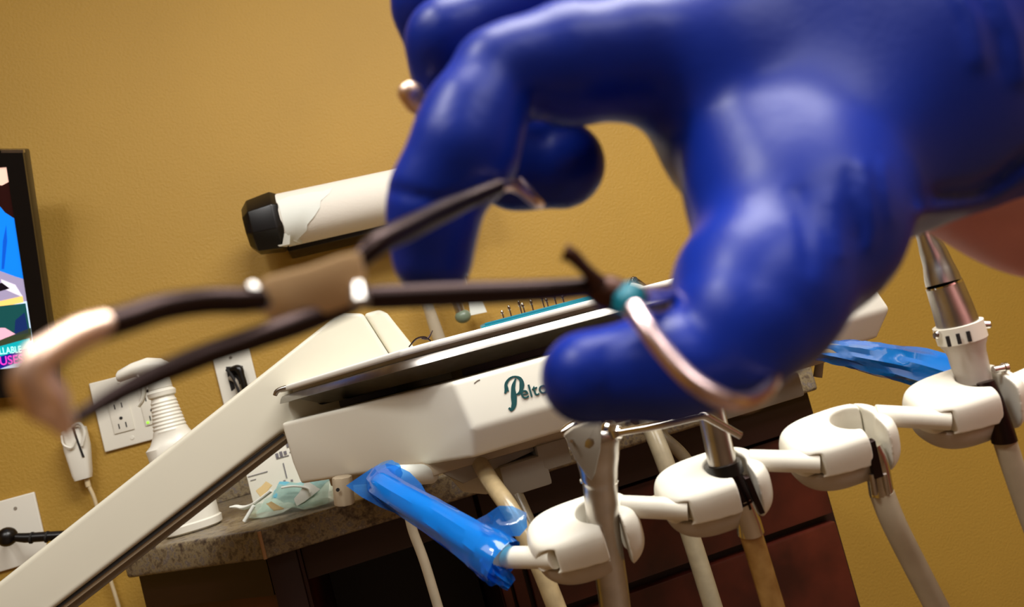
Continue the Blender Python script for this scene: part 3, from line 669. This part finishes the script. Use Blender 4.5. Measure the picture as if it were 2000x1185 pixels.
flap('film_flap', [(893, 1028, .50), (908, 1014, .50), (925, 1018, .50), (950, 1005, .49), (975, 986, .48), (1000, 988, .475), (1028, 1002, .47), (1030, 1028, .465), (1015, 1046, .46), (960, 1050, .465), (920, 1045, .475)], 'bluefilm2', 0, 0)
film_tube(MB(), [P(945, 1090, .465), P(962, 1110, .460), P(980, 1126, .457), P(999, 1142, .455)], [.003, .0058, .0048, .0030], seed=6).build('film_tail', 'bluefilm', bf)
bg = thing('barrier_film', (.35, .6, .98), 'darker blue plastic film sleeve around the arm at the right end under the housing', 'barrier film')
film_tube(MB(), [P(1597, 684, .71), P(1650, 690, .66), P(1720, 703, .60), P(1800, 718, .54), P(1885, 742, .495)], [.0085, .0105, .0125, .0128, .0125], seed=9, amp=.0014).build('film_sleeve', 'bluefilm', bg)
film_tube(MB(), [P(1612, 690, .70), P(1660, 688, .66), P(1720, 688, .61)], [.003, .011, .004], seed=12).build('film_fold', 'bluefilm2', bg)

# ---- hand instruments in the pods
def hose(t, pts, rad, m, label=None, smooth=6):
    o = MB().tube([P(*p) for p in pts], rad, 18, smooth=smooth).build('hose', m, t); 
    if label: tag(o, label)
sy = thing('air_water_syringe', H[0], 'steel air water syringe with bent nozzle in the leftmost holder', 'syringe')
hx = PH(0, .0105, -.001, 0)
MB().tube([P(1166, 838, .425), P(1166, 850, .425), P(1166, 880, .427), P(1170, 925, .43), P(1172, 945, .432), P(1176, 1000, .438), P(1183, 1060, .443), P(1197, 1150, .452), P(1206, 1230, .46)], [.0100, .0128, .0125, .0105, .0098, .0094, .0093, .0092, .0092], 36, smooth=5).build('barrel', 'steel', sy)
MB().tube([P(1170, 938, .432), P(1170, 941, .432)], .0108, 36).build('barrel_ring', 'chrome', sy)
def facep(px, py, d): return P(px, py, d)
pnl = [(1102, 850, .4135), (1120, 836, .4130), (1166, 820, .4115), (1176, 826, .4105), (1173, 878, .4105), (1163, 925, .4150), (1157, 940, .4195), (1142, 925, .4200), (1125, 900, .4190)]
MB().prism([facep(*p) for p in pnl], F*.006).build('button_panel', 'grey', sy, bevel=.001)
MB()._lathe(P(1116, 861, .4140), -F, [(0, .0010), (.0009, .0009)], 12).build('rivet', 'chrome', sy)
nz = (P(1210, 845, .418)-P(1185, 850, .424)).normalized()
MB()._lathe(P(1188, 848, .424), nz, [(0, .0068), (.0012, .0072), (.003, .0072), (.0045, .006)], 28).build('nut', 'chrome', sy)
MB()._lathe(P(1198, 845, .418), nz, [(0, .0042), (.003, .0044), (.005, .003)], 6).build('nozzle_collar', 'chrome', sy)
MB().tube([P(1204, 845, .416), P(1290, 830, .405), P(1360, 814, .398), P(1378, 813, .397), P(1392, 820, .397), P(1447, 851, .396)], [.0022, .0021, .0021, .0021, .0021, .0019], 18, smooth=4).build('nozzle', 'chrome', sy)
MB()._lathe(P(1447, 851, .396), (P(1447, 851, .396)-P(1430, 841, .396)), [(-.0003, .0014), (.0003, .0013)], 14).build('nozzle_tip', 'slot', sy)
MB().tube([P(1098, 846, .424), P(1112, 838, .424), P(1128, 828, .424)], [.0025, .0035, .003], 12).build('button', 'chrome', sy)

hp = thing('handpiece', H[1], 'steel handpiece with black collar and amber hose in the second holder from the left', 'handpiece')
MB().tube([P(1362, 690, .448), P(1386, 790, .448), P(1411, 905, .446)], [.0078, .0078, .0082], 30).build('barrel', 'steel', hp)
MB().tube([P(1411, 903, .446), P(1417, 925, .446)], [.0105, .0108], 30).build('collar', 'black', hp)
MB().tube([P(1420, 925, .446), P(1448, 985, .444)], [.0082, .0078], 24).build('lower_barrel', 'dsteel', hp)
MB().tube([P(1446, 975, .443), P(1462, 1020, .444), P(1466, 1040, .445)], [.0066, .0070, .0076], 24).build('coupling', 'chrome', hp)
MB().obox(P(1472, 965, .434), (P(1487, 1000, .434)-P(1457, 930, .434))/2, XH*.0016, YH*.002).build('clip', 'dsteel', hp, bevel=.0005)
hose(hp, [(1465, 1038, .445), (1480, 1085, .447), (1515, 1200, .45)], .0066, 'tube_amber', 'amber translucent hose')

h3 = thing('handpiece_hose', H[2], 'off-white hose with chrome coupling in the otherwise empty third holder', 'hose')
MB().tube([P(1700, 870, .448), P(1712, 905, .448), P(1722, 965, .449)], [.0062, .0066, .0068], 24, smooth=3).build('coupling', 'chrome', h3)
MB().obox(P(1706, 895, .441), (P(1714, 930, .441)-P(1698, 860, .441))/2, XH*.0026, YH*.002).build('clip', 'dsteel', h3, bevel=.0005)
for q in (-14, 10): MB().tube([P(1716+q, 925, .441), P(1723+q, 965, .443)], .0016, 8).build('coupling_rib', 'steel', h3)
hose(h3, [(1722, 962, .449), (1745, 1020, .45), (1785, 1100, .455), (1845, 1215, .46)], .0070, 'tube_white')

h4 = thing('handpiece', H[3], 'tapered steel handpiece with notched white collar in the rightmost holder', 'handpiece')
MB().tube([P(1800, 430, .47), P(1806, 455, .47), P(1826, 500, .47), P(1843, 553, .468)], [.0048, .0052, .0078, .0100], 30, smooth=4).build('tapered_nose', 'steel', h4)
MB().tube([P(1843, 553, .468), P(1845, 558, .468)], .0104, 30).build('nose_ring', 'chrome', h4)
MB().tube([P(1845, 558, .468), P(1860, 600, .467), P(1873, 640, .466)], [.0104, .0112, .0118], 30).build('barrel', 'steel', h4)
MB().tube([P(1870, 632, .466), P(1880, 664, .466)], [.0140, .0138], 32).build('notched_collar', 'holder', h4)
for dx, dy in ((-46, 6), (44, -14)):
    MB()._lathe(P(1880+dx, 648+dy, .464), (R*(1 if dx > 0 else -1)-F*.3), [(-.002, .0024), (.0022, .0024), (.003, .0016)], 14).build('screw', 'chrome', h4)
for dx in (-18, 2, 22): MB().tube([P(1868+dx, 652-dx*.25, .4522), P(1873+dx, 672-dx*.25, .4522)], .0011, 8).build('collar_notch', 'slot', h4)
MB().tube([P(1880, 662, .466), P(1888, 690, .466), P(1903, 745, .466)], [.0132, .0105, .0098], 28, smooth=3).build('neck', 'holder2', h4)
MB()._lathe(P(1940, 722, .455), R-D*.2, [(0, .0022), (.006, .0022), (.0062, .003), (.008, .003)], 14).build('pin', 'chrome', h4)
MB().tube([P(1925, 745, .452), P(1946, 800, .450), P(1962, 862, .450)], [.0050, .0056, .0068], 22, smooth=3).build('coupling', 'dsteel', h4)
hose(h4, [(1962, 860, .451), (1985, 930, .453), (2020, 1030, .456), (2060, 1130, .46)], .0062, 'tube_white')

# hoses hanging from the housing behind the pods
def bghose(pts, r, m, label):
    o = MB().tube([P(*p) for p in pts], r, 16, smooth=6).build('unit_hose', m); tag(o, label, 'hose', None)
bghose([(936, 902, .70), (962, 945, .66), (1000, 1000, .63), (1052, 1100, .61), (1100, 1220, .60)], .0078, 'tube_dull', 'greyish amber hose hanging behind the leftmost holder, second hose from the left')
bghose([(975, 893, .72), (1000, 950, .70), (1040, 1040, .68), (1075, 1130, .67)], .0070, 'tube_grey', 'short beige hose right beside the hose behind the leftmost holder')
bghose([(1262, 812, .68), (1300, 905, .66), (1350, 1050, .65), (1402, 1215, .64)], .0080, 'tube_grey', 'grey beige hose passing behind the second holder, left of the amber hose')
bghose([(1240, 815, .74), (1290, 850, .72), (1345, 905, .72), (1390, 1010, .72)], .0060, 'tube_grey', 'short crossing hose under the housing right of the syringe head')
bghose([(795, 985, .66), (806, 1035, .66), (830, 1100, .66), (866, 1220, .66)], .0042, 'tube_white', 'thin off-white cord hanging below the blue wrapped handle')

# ================================================================== FORCEPS
fo = thing('dental_forceps', P(700, 570, .132), 'dark steel dental forceps with curved beaks and finger rings held in the blue gloved hand', 'forceps')
def ftube(pts, m, name, par=fo, n=20, smooth=6, flat=None, label=None):
    o = MB().tube([P(a, b, d) for a, b, d, r in pts], [r*d/FPX for a, b, d, r in pts], n, smooth=smooth, flat=flat).build(name, m, par)
    if label: tag(o, label)
    return o
ftube([(512, 584, .122, 22), (470, 586, .119, 26), (400, 588, .115, 27), (320, 600, .109, 28), (250, 622, .104, 29), (190, 640, .100, 30)], 'dsteel', 'upper_beak')
ftube([(206, 634, .101, 29), (160, 650, .098, 32), (110, 678, .095, 33), (74, 706, .093, 34), (66, 742, .093, 42), (88, 782, .094, 44), (118, 820, .096, 26), (132, 850, .097, 12)], 'tsteel', 'upper_beak_tip', label='bent beak tip with highlight and warm reflection put into its colour')
ftube([(690, 585, .133, 26), (600, 625, .128, 25), (500, 660, .121, 25), (400, 694, .115, 25), (300, 735, .109, 24), (230, 770, .105, 21), (170, 805, .101, 17), (125, 835, .098, 11)], 'dsteel', 'lower_beak')
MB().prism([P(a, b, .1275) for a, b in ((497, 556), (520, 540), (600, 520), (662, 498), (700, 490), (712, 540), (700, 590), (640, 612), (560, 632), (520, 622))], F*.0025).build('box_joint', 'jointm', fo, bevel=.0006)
for a, b, c_, d_, r in ((492, 560, 514, 596, 15), (700, 558, 704, 592, 15)):
    MB().tube([P(a, b, .1235), P(c_, d_, .1215)], [r*.122/FPX, (r+4)*.122/FPX], 18).build('rivet_pin', 'steel', fo)
# lower handle, ratchet, teal band and thumb ring
ftube([(696, 582, .132, 22), (760, 580, .134, 25), (900, 574, .139, 25), (1040, 568, .144, 23), (1160, 560, .149, 20)], 'dsteel', 'lower_handle')
ftube([(1150, 562, .149, 22), (1185, 572, .149, 36), (1225, 585, .149, 34), (1250, 592, .150, 20)], 'ratchet', 'ratchet_block', smooth=4)
ftube([(1190, 575, .149, 14), (1168, 552, .147, 17), (1142, 524, .145, 13), (1118, 500, .143, 15), (1102, 492, .143, 18)], 'ratchet', 'ratchet_lever', smooth=4)
ftube([(1212, 612, .146, 22), (1226, 592, .146, 32), (1240, 562, .147, 24)], 'teal', 'identification_band', smooth=4, label='teal plastic identification band')
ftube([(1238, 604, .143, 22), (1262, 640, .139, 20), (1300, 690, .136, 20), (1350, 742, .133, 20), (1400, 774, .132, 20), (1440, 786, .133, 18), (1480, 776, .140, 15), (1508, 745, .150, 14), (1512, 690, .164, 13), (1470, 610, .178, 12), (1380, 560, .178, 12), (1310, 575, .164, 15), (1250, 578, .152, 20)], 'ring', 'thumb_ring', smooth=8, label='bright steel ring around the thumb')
# upper handle and finger ring
ftube([(690, 528, .133, 14), (702, 508, .134, 20), (740, 474, .137, 24), (800, 445, .145, 24), (860, 415, .155, 22), (920, 388, .164, 18), (975, 364, .171, 15)], 'dsteel', 'upper_handle')
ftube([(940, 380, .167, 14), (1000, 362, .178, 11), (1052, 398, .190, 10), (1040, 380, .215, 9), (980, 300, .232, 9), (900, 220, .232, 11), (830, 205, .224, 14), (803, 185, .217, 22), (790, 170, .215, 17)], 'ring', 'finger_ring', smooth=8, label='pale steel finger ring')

ftube([(826, 214, .219, 18), (812, 198, .2165, 24), (800, 178, .2145, 25), (796, 168, .2145, 18)], 'tsteel', 'ring_end_highlight', smooth=4, label='end of the finger ring with its highlight put into paler steel')  # separate pale piece added to paint the bright glint on the ring

# ================================================================== GLOVED HAND
def N(px, py, d, r): return ((px-1000)/FPX*d, (py-592.5)/FPX*d, d, r*d/FPX)
def chain(X, Y, Z, nodes, k=.003, sq=1.0):
    d = None
    for a, b in zip(nodes[:-1], nodes[1:]):
        a = N(*a); b = N(*b); c_ = cone(X, Y, Z, a[:3], b[:3], a[3], b[3], sq); d = c_ if d is None else smin(d, c_, k)
    return d
INDEX = [(1400, 140, .205, 150), (1240, 112, .202, 116), (1110, 126, .198, 112), (1010, 140, .194, 92), (968, 150, .192, 80), (925, 235, .188, 94), (905, 300, .186, 100), (852, 378, .186, 84), (846, 430, .187, 80), (845, 500, .189, 80)]
MIDDLE = [(1380, -80, .235, 120), (1150, -30, .230, 90), (878, 84, .224, 80), (900, 240, .236, 80), (1010, 318, .236, 86), (1096, 322, .232, 86)]
RING = [(1360, -160, .262, 120), (1100, -80, .26, 86), (848, 8, .256, 79), (880, 130, .262, 74), (960, 220, .262, 70)]
PINKY = [(1400, -260, .285, 110), (1100, -190, .285, 74), (960, -120, .285, 70), (960, 20, .285, 64)]
THUMB = [(1650, 250, .212, 205), (1566, 440, .184, 166), (1478, 575, .170, 148), (1440, 644, .162, 124)]
BRIDGE = [(1400, 130, .204, 130), (1490, 330, .194, 130), (1560, 430, .186, 120)]
TDIST = [(1425, 690, .161, 106), (1300, 716, .162, 102), (1148, 737, .164, 93)]
WEB = [(1335, 130, .222, 95), (1425, 285, .212, 108), (1520, 400, .190, 118)]
PALM = [(1440, 40, .212, 185), (1600, 60, .212, 245), (1760, 120, .214, 280), (1950, 125, .222, 272), (2130, 115, .228, 262)]
PALM3 = [(1440, -225, .276, 118), (1700, -150, .264, 190), (1950, 0, .25, 240)]
PALM2 = [(1420, -120, .250, 170), (1700, -60, .245, 260), (1950, 40, .240, 270)]
FORE = [(1830, 225, .236, 160), (1950, 283, .243, 190), (2050, 322, .250, 206), (2350, 440, .275, 215), (2680, 800, .36, 235), (2850, 1050, .42, 240)]
def grooves(X, Y, Z, d):
    px = X/Z*FPX+1000; py = Y/Z*FPX+592.5
    def g(pts, amp, wd):
        nonlocal d
        m_ = None
        for a, b in zip(pts[:-1], pts[1:]):
            bx_, by_ = b[0]-a[0], b[1]-a[1]; L = bx_*bx_+by_*by_
            t = np.clip(((px-a[0])*bx_+(py-a[1])*by_)/L, 0, 1); q = (px-a[0]-bx_*t)**2+(py-a[1]-by_*t)**2
            m_ = q if m_ is None else np.minimum(m_, q)
        d = d+amp*np.exp(-m_/(wd*wd))*np.clip((.268-Z)/.02, 0, 1)
    g([(1830, 378), (1900, 372), (1950, 350), (2010, 300)], .0018, 13)     # cuff fold
    g([(1800, 412), (1880, 405), (1940, 395), (2010, 345)], -.0012, 14)
    g([(1870, -20), (1900, 40), (1914, 115)], -.0016, 20)
    g([(1945, -10), (1985, 70), (2000, 150)], -.0014, 20)
    g([(1920, -10), (1945, 60), (1955, 130)], .0008, 18)
    g([(1620, 380), (1645, 500)], -.0005, 12); g([(1685, 320), (1708, 440), (1700, 480)], -.0006, 11); g([(1725, 320), (1740, 430)], -.0005, 10)
    g([(1560, 380), (1580, 520)], .0006, 14); g([(1660, 340), (1678, 470)], .0005, 12)
    g([(770, 372), (850, 392), (940, 380)], .0011, 10)                    # fingertip joint crease
    g([(1050, 200), (1060, 260)], .0010, 16); g([(1030, 180), (1040, 250)], .0006, 10)
    g([(1180, 690), (1190, 760), (1178, 800)], .0005, 14)
    return d
def hand(X, Y, Z, glove=True):
    palm = smin(smin(chain(X, Y, Z, PALM, .012, 1.45), chain(X, Y, Z, PALM2, .012, 1.4), .02), chain(X, Y, Z, PALM3, .012, 1.2), .014)
    solid = palm
    if glove:   # cuff opening: cut by the plane of the rim
        p0 = N(1885, 432, .200, 0); n_ = np.array((.155, .93, .33)); n_ /= np.linalg.norm(n_)
        rim = (X-p0[0])*n_[0]+(Y-p0[1])*n_[1]+(Z-p0[2])*n_[2]
        px = X/Z*FPX+1000
        palm = np.where(px > 1700, smax(palm, rim-.01*np.clip((1790-px)/60, 0, 1), .0015), palm)
        fore = chain(X, Y, Z, FORE, .01)-.0035
        palm = np.maximum(palm, -np.maximum(np.maximum(fore, solid+.0024), -(rim+.014)))
    th = chain(X, Y, Z, THUMB, .010)
    th = smin(th, chain(X, Y, Z, BRIDGE, .01), .016); d = smin(palm, smin(th, chain(X, Y, Z, WEB, .010), .006), .026)
    ix = chain(X, Y, Z, INDEX, .005); d = smin(d, ix, .007)
    md = chain(X, Y, Z, MIDDLE, .005); d = smin(d, md, .0022)
    rg = chain(X, Y, Z, RING, .005); d = smin(d, rg, .0022)
    pk = chain(X, Y, Z, PINKY, .005); d = smin(d, pk, .004)
    d = smin(d, chain(X, Y, Z, TDIST, .004), .0022)
    return d
def body(X, Y, Z): return smin(hand(X, Y, Z, False)+.0028, chain(X, Y, Z, FORE, .01), .004)
def cam2w(V): 
    A = np.array([R, D, F]); return V@A+np.array(CAMP)
LO, HI = (-.040, -.205, .118), (.250, .045, .335)
def organic(name, fn, h, m, parent=None, lo=LO, hi=HI):
    V, Qd = sdf_verts(fn, lo, hi, h)
    o = mesh_obj(name, [tuple(v) for v in cam2w(V)], [tuple(int(i) for i in q) for q in Qd], m, parent, origin=P(1700, 200, .22) if parent is None else None)
    bm = bmesh.new(); bm.from_mesh(o.data)
    for _ in range(2): bmesh.ops.smooth_vert(bm, verts=bm.verts, factor=.5, use_axis_x=True, use_axis_y=True, use_axis_z=True)
    bm.to_mesh(o.data); bm.free(); o.data.shade_smooth(); return o
person = organic('person', body, .0021, 'skin', hi=(.56, .19, .46))
tag(person, 'person with bare forearm and bright blue nitrile glove holding dark forceps', 'person')
organic('glove', lambda X, Y, Z: grooves(X, Y, Z, hand(X, Y, Z, True)), .00115, 'glove', person)
person.children[0]['label'] = 'bright blue nitrile glove'

for o in COL.objects:
    if '_o' in o: del o['_o']
